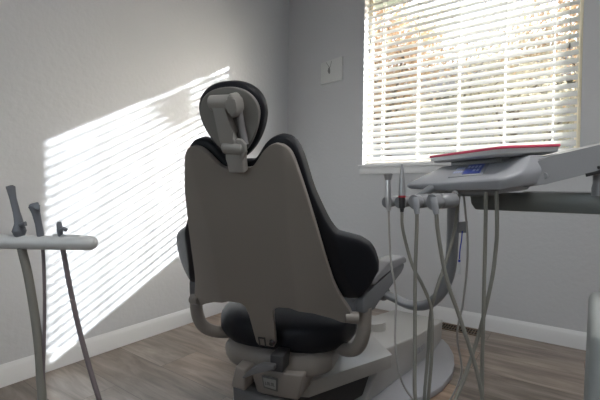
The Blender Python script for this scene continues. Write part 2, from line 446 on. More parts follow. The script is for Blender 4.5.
# headrest articulation
hb = link('headrest_bracket', TB([bk(-.036, .913, -.038), bk(-.033, .913, -.038), bk(.030, .911, -.038), bk(.034, .911, -.038)], [.018, .022, .022, .018], seg=24), 'link_grey', chair)
link('bracket_pin', TB([bk(-.035, .913, -.038), bk(-.0385, .913, -.038)], .013, seg=18), 'steel', hb)
link('pivot_knob', PR([(.044+.016*math.cos(t), .903+.033*math.sin(t)) for t in [2*math.pi*k/24 for k in range(24)]], -.066, -.016, bk, bev=.007, seg=3), 'link_grey', chair)
link('headrest_link', PR([(-.030, .916), (.020, .914), (.022, .865), (.026, .825), (.032, .805), (.034, .785), (.0, .772), (-.018, .782), (-.012, .81), (-.014, .86)], -.056, -.026, bk, bev=.006, seg=3), 'link_grey', chair)
link('slide_rod', TB([bk(.046, .895, -.026), bk(.048, .83, -.026), bk(.052, .785, -.028)], .010, seg=14), 'steel_dark', chair)
link('lower_pivot', TB([bk(-.014, .782, -.044), bk(-.010, .782, -.044), bk(.050, .777, -.044), bk(.055, .777, -.044)], [.015, .0195, .0195, .014], seg=20), 'link_grey', chair)
link('release_lever', PR([(.036, .808), (.052, .806), (.064, .792), (.064, .766), (.050, .742), (.040, .748), (.048, .768), (.044, .788), (.036, .794)], -.056, -.042, bk, bev=.004), 'link_grey', chair)
link('headrest_stem', PR([(-.012, .780), (.042, .777), (.043, .745), (.042, .700), (-.012, .700), (-.013, .745)], -.044, -.010, bk, bev=.006, seg=3), 'link_grey', chair)
# seat
def sf(v, u, w): return ch(v, u, w)
st_ = [(0, .60), (.17, .60), (.22, .59), (.26, .56), (.292, .50), (.305, .36)]
sb_ = [(0, .035), (.1, .035), (.17, .05), (.23, .085), (.28, .135), (.305, .25)]
bm = pillow(bmesh.new(), sf, -.305, .305, lambda v: sinterp(st_, v, .01), lambda v: sinterp(sb_, v, .01),
            lambda v, u: .474+.15*v*v, .088, nx=60, ny=40, p=3.2, q=3.0, T2=.098)
seat = link('seat_cushion', bm, 'vinyl_black', chair, angle=60)
bm = pillow(bmesh.new(), sf, -.20, .20, lambda v: 1.15-.06*(abs(v)/.2)**4, lambda v: .58, lambda v, u: .49-.25*max(0, u-.60), .045, nx=40, ny=30, p=4, q=4)
link('leg_cushion', bm, 'vinyl_black', chair, angle=60)
bm = pillow(bmesh.new(), sf, -.235, .235, lambda v: .58, lambda v: .018+.10*(abs(v)/.245)**3, lambda v, u: .376, .058, nx=50, ny=24, p=5, q=5)
link('seat_pan', bm, 'shell_beige', chair, angle=60)
link('leg_pan', PR([(.52, .40), (.62, .440), (1.12, .315), (1.12, .30), (.62, .41), (.52, .36)], -.16, .16, lambda u, w, v: ch(v, u, w), bev=.004), 'shell_beige', chair)
# arm tubes, one each side, and arm pads
for s in (-1, 1):
    link('arm_tube', TB([ch(s*.15, .26, .420), ch(s*.215, .20, .420), ch(s*.275, .14, .425), ch(s*.332, .095, .458), ch(s*.358, .08, .525), ch(s*.362, .08, .622)], [.024, .0245, .025, .026, .0265, .0265], seg=22, smooth=8), 'shell_beige', chair)
    def pf(a, w, d, s=s):
        return ch(s*(.362+.42*a+.907*d), .08+.907*a-.42*d, w)
    pad = link('armrest', PR([(-.036, .608), (.038, .608), (.056, .640), (.235, .712), (.258, .730), (.264, .748), (.252, .762), (.20, .762), (.075, .705), (-.02, .69), (-.042, .66)], -.021, .023, pf, bev=.008, seg=3), 'arm_grey', chair)
    link('arm_pad', PR([(.02, .700), (.13, .750), (.24, .764), (.262, .752), (.274, .760), (.270, .775), (.250, .786), (.12, .778), (.0, .722)], -.040, .028, pf, bev=.008, seg=3), 'arm_light', pad)
# under-seat carriage, lever, base
link('seat_carriage', HX([ch(-.035, .0, .265), ch(.125, .02, .255), ch(.17, .45, .26), ch(-.15, .45, .26)],
                         [ch(-.060, -.015, .365), ch(.150, .0, .365), ch(.17, .48, .365), ch(-.17, .48, .365)], bev=.008, seg=3), 'shell_beige', chair)
def cf(v, w, d):    # on the rear face of the carriage
    return ch(v, .0-(w-.265)*.15+v*.11-d, w)
npl = link('name_plate', PR([(-.010, .350), (.052, .343), (.050, .288), (-.004, .298)], .0, .005, cf, bev=.001), 'label_ink', chair)
link('plate_face', PR([(-.004, .342), (.046, .336), (.044, .297), (.001, .306)], .004, .0075, cf), 'label_white', npl, smooth=False)
bm = bmesh.new()
for i in range(5):
    v = .004+i*.0078; z = .3205-i*.0009
    prism(bm, [(v, z-.006), (v+.0018, z-.006), (v+.0018, z+.006), (v, z+.006)], .007, .009, cf)
    z2 = z+(.0045 if i % 2 else -.006)
    prism(bm, [(v, z2), (v+.0055, z2), (v+.0055, z2+.0018), (v, z2+.0018)], .007, .009, cf)
    if i in (1, 3): prism(bm, [(v+.0045, z-.006), (v+.006, z-.006), (v+.006, z+.006), (v+.0045, z+.006)], .007, .009, cf)
link('lettering', bm, 'label_ink', npl, smooth=False)
lv = PR([(.060, .418), (.01, .416), (-.035, .388), (-.060, .362), (-.070, .352), (-.060, .350), (-.02, .372), (.03, .393), (.060, .400)], -.066, -.040, lambda v, w, u: ch(v, u, w), bev=.004)
link('foot_lever', lv, 'mid_plastic', chair)
link('lever_housing', B((.035, -.045, .385), (.085, .04, .445), fr=lambda p: ch(*p), bev=.004), 'dark_plastic', chair)
# base group, turned a little from the seat
cb = math.radians(35.3-39)
BF = V3((-math.sin(cb), math.cos(cb), 0)); BV = V3((math.cos(cb), math.sin(cb), 0))
def ba(v, u, w): return CP + BV*v + BF*u + ZZ*w
link('lift_bellows', HX([ba(-.15, .10, .06), ba(.04, .14, .06), ba(.13, .75, .06), ba(-.15, .75, .06)],
                        [ba(-.15, .06, .262), ba(.03, .10, .262), ba(.15, .75, .262), ba(-.15, .75, .262)], bev=.01), 'dark_plastic', chair)
link('rear_guard', HX([ba(-.10, -.08, .235), ba(.045, -.0, .205), ba(.05, .14, .205), ba(-.13, .14, .235)],
                      [ba(-.11, -.075, .300), ba(.045, .0, .245), ba(.05, .14, .262), ba(-.14, .14, .300)], bev=.012, seg=3), 'mid_plastic', chair)
link('side_guard', HX([ch(-.130, -.04, .295), ch(-.062, -.055, .295), ch(-.05, .12, .295), ch(-.14, .16, .295)],
                      [ch(-.112, -.035, .375), ch(-.062, -.05, .375), ch(-.05, .12, .375), ch(-.12, .16, .375)], bev=.008, seg=3), 'shell_beige', chair)
link('lower_cover', HX([ba(-.17, -.02, .10), ba(-.02, .02, .10), ba(.02, .3, .08), ba(-.17, .3, .08)],
                       [ba(-.16, -.03, .225), ba(-.02, .0, .20), ba(.02, .3, .20), ba(-.16, .3, .225)], bev=.012, seg=3), 'cover_white', chair)
# faceted light cover, tapering to the rear
link('arm_cover', HX([ba(-.02, .12, .205), ba(.071, .182, .202), ba(.214, .649, .202), ba(.05, .80, .205), ba(-.16, .66, .205)],
                     [ba(.0, .115, .300), ba(.086, .180, .276), ba(.224, .636, .276), ba(.048, .76, .285), ba(-.16, .44, .345)], bev=.006), 'cover_white', chair)
# base shroud on the floor plate
sh = link('base_shroud', HX([ba(-.20, .55, .032), ba(.125, .55, .032), ba(.163, 1.304, .032), ba(.140, 1.577, .032), ba(-.20, 1.577, .032)],
                       [ba(-.19, .66, .285), ba(.175, .66, .278), ba(.172, 1.10, .225), ba(.160, 1.55, .190), ba(-.19, 1.55, .190)], bev=.010, seg=3), 'cover_white', chair)
bm = bmesh.new()
def sd(a, h, d): return ba(.1615+h*.075+d, 1.02+a, h)
for i in range(4):
    a = i*.042
    for (x0, x1, z0, z1) in ((0, .007, 0, .034), (.007, .030, .028 if i % 2 else .0, .034 if i % 2 else .006), (.007, .030, .014, .020), (.024, .031, 0 if i != 2 else .02, .034)):
        box(bm, (x0, -.001, z0), (x1, .0035, z1), fr=lambda p: sd(a+p.x, .115+p.z, p.y))
link('lettering', bm, 'plate_grey', sh, smooth=False)
link('shroud_boss', TB([ba(-.06, .95, .20), ba(-.06, .95, .298), ba(-.06, .95, .303)], [.085, .082, .065], seg=32), 'cover_white', sh)
plate = [(-.30, .40), (.06, .40), (.145, .55), (.24, .68), (.325, .83), (.350, .98), (.345, 1.149), (.318, 1.28), (.27, 1.42), (.20, 1.54), (.14, 1.62), (-.2, 1.62), (-.27, 1.54), (-.34, 1.35), (-.36, 1.1)]
link('base_plate', PR(plate, .002, .034, lambda v, u, w: ba(v, u, w), bev=.006), 'plate_grey', chair)

# ------------------------------------------------------------------ delivery unit (arm system + head)
Z0 = CAM.z
unit = empty('delivery_unit', (*at(470, 192, 1.0).xy, 0), 'grey chair-mounted delivery unit with blue keypad and four instrument holders', 'delivery unit')
# curved mounting tube from the chair to the head
pole = link('support_tube', TB([at(340, 280, 1.90), at(372, 289, 1.75), at(392, 297, 1.60), at(410, 305, 1.48), at(428, 304, 1.38), at(442, 291, 1.30), at(450, 270, 1.25), at(452.5, 240, 1.21), at(453, 215, 1.18), at(453.5, 194, 1.15)], .0182, seg=20, smooth=8), 'unit_grey', unit)
link('tube_flange', TB([at(372, 289, 1.75), at(384, 293.5, 1.66)], .032, seg=20), 'unit_grey', unit)
# head body
def P(x, y, d): return at(x, y, d)
def hz(x, z, d):
    """point in pixel column x at distance d, height z"""
    p = at(x, 200, d); return V3((p.x, p.y, z))
bot = [hz(408, 1.060, 1.04), hz(445, 1.053, .93), hz(500, 1.056, .83), hz(520, 1.066, .83), hz(548, 1.075, .88), hz(532, 1.075, 1.02), hz(455, 1.06, 1.18)]
lip = [hz(404, 1.070, 1.05), hz(445, 1.074, .92), hz(502, 1.082, .82), hz(522, 1.094, .82), hz(551, 1.110, .88), hz(534, 1.110, 1.03), hz(454, 1.075, 1.20)]
top = [hz(441, 1.122, 1.05), hz(462, 1.124, 1.00), hz(508, 1.126, .89), hz(530, 1.140, .86), hz(551, 1.140, .90), hz(534, 1.128, 1.03), hz(468, 1.125, 1.15)]
bm = bmesh.new()
rings = [[bm.verts.new(p) for p in r] for r in (bot, lip, top)]
bm.faces.new(rings[0][::-1]); bm.faces.new(rings[2])
for a, b in zip(rings, rings[1:]):
    for k in range(7): bm.faces.new((a[k], a[(k+1) % 7], b[(k+1) % 7], b[k]))
bmesh.ops.bevel(bm, geom=bm.edges[:], offset=.006, segments=3, affect='EDGES', profile=.5)
head = link('head_body', bm, 'unit_light', unit, angle=50)
bm = bmesh.new()
r1 = [p.lerp(sum(bot, V3())/7, .02)-ZZ*.006 for p in bot]; r2 = [p.lerp(sum(lip, V3())/7, .0)-ZZ*.004 for p in lip]
bot2 = [p-ZZ*.004 for p in bot]
hexa(bm, [p.lerp(sum(bot, V3())/7, .30)-ZZ*.012 for p in bot], [p.lerp(sum(bot, V3())/7, .22)+ZZ*.002 for p in bot], bev=.003)
link('head_underside', bm, 'unit_grey', head)
# control panel on the sloped face: quad between lip[0..2] and top[0..2]
def slope(s, t, off=.0):
    a = lip[1].lerp(lip[2], s); b = top[1].lerp(top[2], s); n = (lip[2]-lip[1]).cross(top[1]-lip[1]).normalized()
    if n.z < 0: n = -n
    return a.lerp(b, t)+n*off
pn = link('control_panel', HX([slope(a, b, -.004) for a, b in ((-.05, .25), (.62, .25), (.62, .92), (-.05, .92))], [slope(a, b, .003) for a, b in ((-.05, .25), (.62, .25), (.62, .92), (-.05, .92))], bev=.002), 'unit_light', head)
link('keypad', HX([slope(a, b, .002) for a, b in ((.22, .33), (.56, .33), (.56, .84), (.22, .84))], [slope(a, b, .0045) for a, b in ((.22, .33), (.56, .33), (.56, .84), (.22, .84))]), 'panel_blue', pn, smooth=False)
bm = bmesh.new()
for i in range(4):
    for j in range(2):
        a0, b0 = .25+i*.075, .42+j*.2
        if i > 1 or j: hexa(bm, [slope(a, b, .004) for a, b in ((a0, b0), (a0+.045, b0), (a0+.045, b0+.12), (a0, b0+.12))], [slope(a, b, .0055) for a, b in ((a0, b0), (a0+.045, b0), (a0+.045, b0+.12), (a0, b0+.12))])
for i in range(4):
    for j in range(2):
        a0, b0 = .0+i*.05, .42+j*.2
        hexa(bm, [slope(a, b, .002) for a, b in ((a0, b0), (a0+.03, b0), (a0+.03, b0+.1), (a0, b0+.1))], [slope(a, b, .0040) for a, b in ((a0, b0), (a0+.03, b0), (a0+.03, b0+.1), (a0, b0+.1))])
link('keys', bm, 'panel_key', pn, smooth=False)
# round tension knob at the joint
kn = at(543.0, 176.0, .858); kd = (CAM-kn).normalized(); kd.z = 0; kd = (kd-R0*.35).normalized()
kb = link('tension_knob', TB([kn-kd*.03, kn-kd*.004, kn], [.0095, .0095, .008], seg=20), 'unit_grey', unit)
link('knob_slot', TB([kn+V3((0, 0, -.006)), kn+V3((0, 0, .006))], .0012, seg=6), 'unit_dark', kb)
# sloping flat arm from head to post (right, nearer)
def armpt(x, y, d): return at(x, y, d)
aw = F0*.075
arm_lo = [at(528, 187, .86), at(545, 184.5, .855), at(585, 174.5, .85), at(640, 160, .83)]
arm_hi = [at(536, 160, .86), at(549, 156.5, .86), at(600, 144.6, .85), at(640, 135, .83)]
bm = bmesh.new()
vs = [bm.verts.new(p) for p in arm_lo+arm_hi[::-1]]; f1 = bm.faces.new(vs)
vb = [bm.verts.new(p+aw) for p in arm_lo+arm_hi[::-1]]; bm.faces.new(vb[::-1])
for k in range(8): bm.faces.new((vs[k], vb[k], vb[(k+1) % 8], vs[(k+1) % 8]))
bmesh.ops.bevel(bm, geom=bm.edges[:], offset=.004, segments=2, affect='EDGES')
link('spring_arm', bm, 'unit_grey', unit)
link('arm_slot', HX([at(586, 177, .846), at(601, 173.5, .846), at(601, 173.5, .87), at(586, 177, .87)], [at(585, 173, .846), at(601, 169, .846), at(601, 169, .87), at(585, 173, .87)], bev=.001), 'tip_black', unit)
link('arm_post', TB([at(599, 196, .885), at(599, 188, .885), at(599, 183, .885), at(599, 165, .885)], [.0145, .0145, .012, .012], seg=20), 'unit_grey', unit)
link('post_screw', TB([at(598.5, 167.5, .84), at(598.5, 167.5, .846)], .0035, seg=10), 'tip_black', unit)
# level rigid arm below
d0, d1 = 1.13, .93
a0, a1 = at(469, 194, d0), at(660, 195.0, .84)
ax = (a1-a0); ax.z = 0; ax.normalize(); ay = V3((-ax.y, ax.x, 0)); L_ = (a1-a0).length
def bar(a, w, d): return V3((a0.x, a0.y, 0))+ax*a+ay*d+ZZ*w
zt = 1.053
bm = PR([(.0, zt), (L_, zt), (L_, zt-.052), (.018, zt-.052), (.006, zt-.035)], .0, .055, lambda a, w, d: bar(a, w, d), bev=.004, seg=2)
link('rigid_arm', bm, 'arm_bar_grey', unit)
link('arm_top_trim', PR([(.14, zt), (L_, zt), (L_, zt+.003), (.145, zt+.003)], .003, .052, lambda a, w, d: bar(a, w, d)), 'unit_light', unit, smooth=False)
bend = V3((a1.x, a1.y, 0)); 
link('support_column', TB([bend+ZZ*.8005, bend+ZZ*.815, bend+ZZ*.82, bend+ZZ*(zt-.06), bend+ZZ*(zt-.0535)], [.065, .065, .04, .04, .04], seg=28), 'arm_bar_grey', unit)
# holders and handpieces
holders = [(389, 202.5, 1.06, 398), (402, 202.5, .99, 412), (417, 202, .91, 431), (435, 202, .83, 456)]
hd = []
for i, (x, y, d, x2) in enumerate(holders):
    a = at(x-3, y, d); b = at(x2, y-2.0, d+.03); m_ = a.lerp(b, .3)
    r = .0150 if i < 2 else .0172
    bm = TB([a, a.lerp(b, .05), a.lerp(b, .25), a.lerp(b, .32), a.lerp(b, .40), a.lerp(b, .9), b], [r*.8, r*.95, r*.98, r*.78, r, r*.95, r*.55], seg=22)
    h = link('instrument_holder', bm, 'unit_grey', unit, angle=60)
    hd.append(h)
    q0 = a.lerp(b, -.02); q1 = a.lerp(b, .13)
    link('holder_ring', TB([q0, q0.lerp(q1, .1), q0.lerp(q1, .9), q1], [r*.90, r*1.02, r*1.02, r*.94], seg=22), 'unit_grey', h)
# swept bracket tying the holders to the head
link('holder_bracket', TB([at(408, 203, 1.0), at(420, 196, .98), at(434, 188, .97), at(446, 189, .97)], [.010, .014, .016, .012], seg=16, smooth=5, flat=.7), 'unit_grey', unit)
bm = bmesh.new()
link('holder_rail', TB([at(398, 200.5, 1.10), at(412, 200, 1.04), at(431, 199.5, .955), at(452, 198, .875), at(455, 193, .89)], .007, seg=12, smooth=5), 'unit_dark', unit)
# hose sockets under head
link('hose_block', HX([at(452, 196.5, .97), at(478, 196.5, .90), at(500, 195, .87), at(470, 195, 1.06)], [at(452, 189, .97), at(478, 189, .90), at(500, 188, .87), at(470, 189, 1.06)], bev=.003), 'unit_dark', unit)
# bracket on pole with blue cord
link('tube_clip', HX([at(457, 233, 1.14), at(467, 233, 1.14), at(467, 233, 1.16), at(457, 233, 1.16)], [at(458, 222, 1.14), at(468, 221, 1.14), at(468, 221, 1.16), at(458, 222, 1.16)], bev=.002), 'unit_grey', unit)
t = empty('blue_cord', at(460, 263, 1.135), 'thin blue cord with clear sleeve hanging from the clip on the support tube', 'cord')
link('cord', TB([at(462.3, 231, 1.138), at(461.5, 240, 1.137), at(460, 250, 1.136), at(459.3, 261, 1.136)], .0018, seg=8, smooth=4), 'cord_blue', t)
link('sleeve', TB([at(459.4, 259, 1.136), at(459.6, 274, 1.136)], .0028, seg=10), 'clear_plastic', t)
link('bead', TB([at(459.3, 259.5, 1.136), at(459.3, 262, 1.136)], .0034, seg=10), 'cord_blue', t)

# four handpieces: body held upright in its holder, hose running down and back to the head
def hose(parent, pts, r, m='hose_grey', seg=9):
    return link('hose', TB(pts, r, seg=seg, smooth=8), m, parent)
GH = 'handpieces in the four holders'
# 1 air-water syringe style
x, y, d, _ = holders[0]; d -= 0
t = empty('dental_handpiece', at(389, 210, d-.022), 'grey handpiece with a flared dark head, leftmost in the delivery unit holders', 'handpiece', GH)
link('body', TB([at(388.5, 211, d-.02), at(388.5, 206, d-.02), at(388, 196, d-.02), at(388, 183, d-.02), at(388, 179, d-.02)], [.0055, .0075, .0085, .0078, .0078], seg=16), 'steel', t)
link('head', TB([at(388, 180, d-.02), at(388, 177, d-.02), at(388, 174, d-.02), at(388, 173.6, d-.02)], [.0085, .0105, .0125, .0105], seg=16), 'steel_dark', t)
hose(t, [at(388.7, 210, d-.02), at(389.3, 230, d-.02), at(391, 262, d-.03), at(396, 294, d-.05), at(395.5, 320, d-.06), at(395.5, 345, d-.07), at(401, 379, d-.07), at(416, 402, d-.05), at(440, 412, d-.02), at(461, 375, d), at(457, 336, 1.02), at(463, 302, 1.01), at(467.3, 262, 1.0), at(467, 230, .99), at(463.5, 194, .98)], .0028, 'hose_light')
# 2 slim tapering scaler
x, y, d, _ = holders[1]
t = empty('dental_handpiece', at(402, 211, d-.02), 'slim tapering grey handpiece with a red ring, second from left in its holder', 'handpiece', GH)
link('body', TB([at(402, 196, d-.02), at(402, 190, d-.02), at(402, 180, d-.02), at(402, 170, d-.02), at(402, 164.5, d-.02)], [.0088, .0085, .0068, .0042, .0028], seg=16), 'steel_dark', t)
link('ring', TB([at(402, 197.5, d-.02), at(402, 195.6, d-.02)], .0092, seg=16), 'ring_red', t)
link('coupling', TB([at(402, 212, d-.02), at(402, 208.5, d-.02), at(402, 208, d-.02), at(402, 197, d-.02)], [.0045, .0055, .0075, .0085], seg=16), 'tip_black', t)
hose(t, [at(402, 211, d-.02), at(403, 230, d-.03), at(412, 264, d-.06), at(422, 284, d-.07), at(429.5, 302, d-.08), at(432, 319, d-.08), at(431.5, 358, d-.08), at(428.5, 395, d-.08), at(427, 416, d-.07), at(424.5, 412, d-.05), at(424.5, 395, d-.06), at(427.5, 358, d-.05), at(430, 319, d-.06), at(435, 294, d-.08), at(448, 255, d-.07), at(454.5, 230, d-.05), at(459, 194, d-.06)], .0041)
# 3, 4 couplings with thick hoses
x, y, d, _ = holders[2]
t = empty('dental_handpiece', at(417, 216, d-.02), 'handpiece coupling with a straight thick grey hose, third from left in its holder', 'handpiece', GH)
link('coupling', TB([at(417, 214, d-.02), at(416.5, 207, d-.02), at(415.5, 199, d-.02), at(415.5, 197, d-.02)], [.0055, .0075, .0085, .007], seg=16), 'unit_light', t)
hose(t, [at(417, 213, d-.02), at(416.8, 230, d-.02), at(415.5, 262, d-.03), at(415, 294, d-.04), at(415, 330, d-.05), at(415, 358, d-.06), at(416, 402, d-.07), at(430, 432, d-.08), at(447, 415, d-.06), at(456, 398, d-.04), at(465.5, 375, d-.03), at(480.5, 328, d-.03), at(491.5, 281, d-.04), at(495.5, 252, d-.04), at(497, 230, d-.05), at(496.5, 191, d-.05)], .0043)
x, y, d, _ = holders[3]
t = empty('dental_handpiece', at(437, 216, d-.02), 'handpiece coupling with a thick hose slanting right, in the fourth and nearest holder', 'handpiece', GH)
link('coupling', TB([at(436.5, 214, d-.02), at(435, 207, d-.02), at(433.5, 199, d-.02), at(433.5, 197, d-.02)], [.0055, .0075, .0085, .007], seg=16), 'unit_light', t)
hose(t, [at(436.3, 213, d-.02), at(438, 232, d-.02), at(444, 268, d-.02), at(451, 293, d-.02), at(459, 315, d-.02), at(473, 358, d-.02), at(480, 385, d-.02), at(484, 410, d-.02), at(484.5, 425, d), at(482.5, 412, d+.03), at(482, 395, d+.04), at(482.3, 358, d+.04), at(484, 294, d+.04), at(485.5, 230, d+.04), at(486, 192, d+.04)], .0043)

# instrument tray with red liner
A_, B_, C_ = at(427.5, 157.6, 1.10), at(503, 147.6, .83), at(563, 145.6, .895)
A_ += ZZ*0; D_ = A_+(C_-B_)
def tr(s, t_, h):   # s along A->B, t along B->C
    return A_+(B_-A_)*s+(C_-B_)*t_+ZZ*h
tray = empty('instrument_tray', tr(.5, .5, -.016), 'shallow grey tray with a red liner on top of the delivery unit', 'tray')
def rrect(m, r=.1, n=5):
    out = []
    for cx, cy, a0 in ((1-m-r, 1-m-r, 0), (m+r, 1-m-r, 90), (m+r, m+r, 180), (1-m-r, m+r, 270)):
        for k in range(n+1):
            a = math.radians(a0+90*k/n); out.append((cx+r*math.cos(a), cy+r*math.sin(a)))
    return out
bm = bmesh.new(); lev = []
for m_, h in ((.07, -.018), (.035, -.016), (.004, -.0125), (.0, .0), (.012, 0), (.03, -.012)):
    lev.append([bm.verts.new(tr(s, t_, h)) for s, t_ in rrect(m_)])
bm.faces.new(lev[0]); bm.faces.new(lev[-1][::-1])
n = len(lev[0])
for a, b in zip(lev, lev[1:]):
    for k in range(n): bm.faces.new((a[k], a[(k+1) % n], b[(k+1) % n], b[k]))
link('pan', bm, 'tray_rim', tray, angle=40)
bm = bmesh.new(); lev = []
for m_, h in ((-.004, -.0030), (-.012, -.0015), (-.010, .0030), (.03, .0030)):
    lev.append([bm.verts.new(tr(s, t_, h+.001)) for s, t_ in rrect(m_)])
bm.faces.new(lev[0]); bm.faces.new(lev[-1][::-1])
for a, b in zip(lev, lev[1:]):
    for k in range(n): bm.faces.new((a[k], a[(k+1) % n], b[(k+1) % n], b[k]))
link('liner', bm, 'liner_red', tray)
link('tray_holder', HX([tr(s, t_, -.030) for s, t_ in ((.25, .15), (.85, .2), (.85, .85), (.25, .8))], [tr(s, t_, -.0182) for s, t_ in ((.25, .15), (.85, .2), (.85, .85), (.25, .8))], bev=.002), 'unit_dark', unit)

# ------------------------------------------------------------------ assistant's holder on the left
DB = .72
hold = empty('assistant_holder', (*at(40, 243, DB).xy, 0), 'pale grey horizontal holder bar with a rounded end, left foreground', 'instrument holder')
bar_ = link('bar', TB([at(-60, 241, DB), at(0, 242, DB), at(60, 243, DB), at(80, 243, DB), at(86, 243, DB), at(92, 243, DB), at(95.5, 243.2, DB), at(97, 243.3, DB)], [.0128, .0130, .0132, .0134, .0142, .0135, .0095, .003], seg=24), 'holder_white', hold)
for px in (7, 61):
    link('holder_clip', TB([at(px-7 if px > 20 else -8, 236.3, DB), at(px+19 if px > 20 else 8.5, 236.8, DB)], .0042, seg=12), 'holder_white', hold)
link('support_arm', TB([at(-60, 241, DB), at(-110, 246, DB+.05), at(-150, 300, DB+.1), at(-160, 520, DB+.15)], .014, seg=16, smooth=6), 'holder_white', hold)
link('holder_foot', TB([V3((*at(-160, 520, DB+.15).xy, .0)), V3((*at(-160, 520, DB+.15).xy, .03)), V3((*at(-160, 520, DB+.15).xy, .04)), V3((*at(-160, 520, DB+.15).xy, at(-160, 520, DB+.15).z+.01))], [.16, .15, .02, .014], seg=28), 'holder_white', hold)
GI = 'suction tools on the assistant holder'
dI = DB
t = empty('suction_handpiece', at(22, 246, dI), 'tall curved grey suction handpiece, leftmost on the assistant holder bar', 'suction handpiece', GI)
link('body', TB([at(10.5, 186.3, dI), at(10.8, 188, dI), at(13.2, 199, dI), at(16.5, 212, dI), at(19, 223, dI), at(19.3, 231, dI), at(19.8, 238, dI)], [.0074, .0076, .0058, .0060, .0078, .0120, .0072], seg=18, smooth=4), 'instrument_grey', t)
link('bore', TB([at(10.5, 186.2, dI), at(10.4, 185.9, dI)], .0050, seg=16), 'tip_black', t)
link('thumb_valve', TB([at(20, 225, dI-.006), at(25, 223.5, dI-.008), at(25.5, 226, dI-.008)], [.004, .0042, .003], seg=10), 'instrument_grey', t)
hose(t, [at(20, 238, dI), at(22.5, 252, dI), at(28, 275, dI), at(34, 310, dI), at(38.5, 345, dI), at(40.5, 375, dI), at(40.5, 420, dI), at(20, 480, dI+.05), at(-60, 520, dI+.12)], .0075, 'hose_grey', 14)
t = empty('suction_handpiece', at(42, 246, dI), 'dark grey handpiece with a slanted wedge head, middle tool on the assistant holder bar', 'suction handpiece', GI)
link('body', TB([at(34.2, 206, dI), at(36, 213, dI), at(38.5, 224, dI), at(40.5, 235, dI), at(41.5, 242, dI)], [.0098, .0070, .0058, .0062, .0052], seg=18, smooth=4), 'instrument_grey', t)
link('head', HX([at(28, 206, dI+.008), at(28, 206, dI-.008), at(40.5, 211, dI-.009), at(40.5, 211, dI+.009)], [at(30, 203.8, dI+.006), at(30, 203.8, dI-.006), at(38.5, 201.8, dI-.007), at(38.5, 201.8, dI+.007)], bev=.002), 'instrument_grey', t)
hose(t, [at(41.5, 241, dI), at(43, 252, dI), at(44.3, 280, dI), at(44.5, 310, dI), at(44, 345, dI), at(43.2, 375, dI), at(42, 420, dI), at(15, 470, dI+.05), at(-60, 500, dI+.12)], .0030, 'hose_dark')
t = empty('saliva_ejector', at(63, 246, dI), 'short grey saliva ejector valve, the right of three tools on the holder bar', 'saliva ejector', GI)
link('body', TB([at(59.3, 221.6, dI), at(59.2, 224, dI), at(60, 230, dI), at(60.6, 236, dI), at(62, 242, dI)], [.0030, .0048, .0056, .0045, .0042], seg=16), 'instrument_grey', t)
link('lever', TB([at(60.5, 230, dI-.005), at(64, 228.6, dI-.008), at(66, 229.8, dI-.008), at(65.5, 231.5, dI-.008)], [.003, .0038, .0036, .0025], seg=10), 'instrument_grey', t)
hose(t, [at(62, 242, dI), at(63.5, 252, dI), at(69, 282, dI), at(76.5, 318, dI), at(84, 348, dI), at(92, 376, dI), at(100, 402, dI), at(112, 440, dI+.03), at(80, 500, dI+.1), at(-60, 540, dI+.16)], .0045, 'hose_dark', 12)

# ------------------------------------------------------------------ rounded cabinet, right foreground
e1 = at(583.5, 300, 1.0)-CAM; e1.z = 0; e1.normalize(); e2 = V3((e1.y, -e1.x, 0))
c0 = V3((CAM.x, CAM.y, 0))+e1*.86-e2*.001
cfr = lambda p: c0+e2*p.x+e1*p.y+ZZ*p.z
cab = empty('equipment_cabinet', cfr(V3((.2, .2, 0))), 'pale rounded equipment cabinet at the right edge of the picture', 'cabinet')
bm = B((0, 0, .05), (.42, .40, .80), fr=cfr)
bmesh.ops.bevel(bm, geom=bm.edges[:], offset=.022, segments=5, affect='EDGES', profile=.5)
for v in bm.verts: v.co += e2*.012*max(0, (v.co.z-.35))/.45
link('body', bm, 'cabinet_white', cab)
link('plinth', B((.04, .04, 0), (.38, .36, .06), fr=cfr), 'mid_plastic', cab, smooth=False)

# ------------------------------------------------------------------ outdoors
bm = bmesh.new()
gv = [[bm.verts.new((x, y, -.35+.25*noise.noise(V3((x*.15, y*.15, 0))))) for y in [WT+.3+k*1.6 for k in range(26)]] for x in [-22+k*1.8 for k in range(29)]]
for a, b in zip(gv, gv[1:]):
    for k in range(25): bm.faces.new((a[k], b[k], b[k+1], a[k+1]))
tag(link('lawn', bm, 'grass', None), 'sunlit lawn outside the window', 'lawn')
bpy.data.objects['lawn']['kind'] = 'structure'
struct('trim_3', B((-1.2, WT, 3.03), (5.2, .70, 3.16)), 'eave_white', smooth=False)

def fence(x0, x1, y):
    t = empty('board_fence', ((x0+x1)/2, y, -.4), 'weathered board fence across the garden outside the window', 'fence')
    bm = bmesh.new(); x = x0
    while x < x1:
        box(bm, (x, y, -.45), (x+.135, y+.02, 1.75+random.uniform(-.01, .01))); x += .145
    link('boards', bm, 'fence_wood', t, smooth=False)
    for k in range(int((x1-x0)/2.4)+1): link('post', B((x0+k*2.4, y+.02, -.5), (x0+k*2.4+.09, y+.11, 1.8)), 'fence_wood', t, smooth=False)
fence(-12, 7, 11.5)

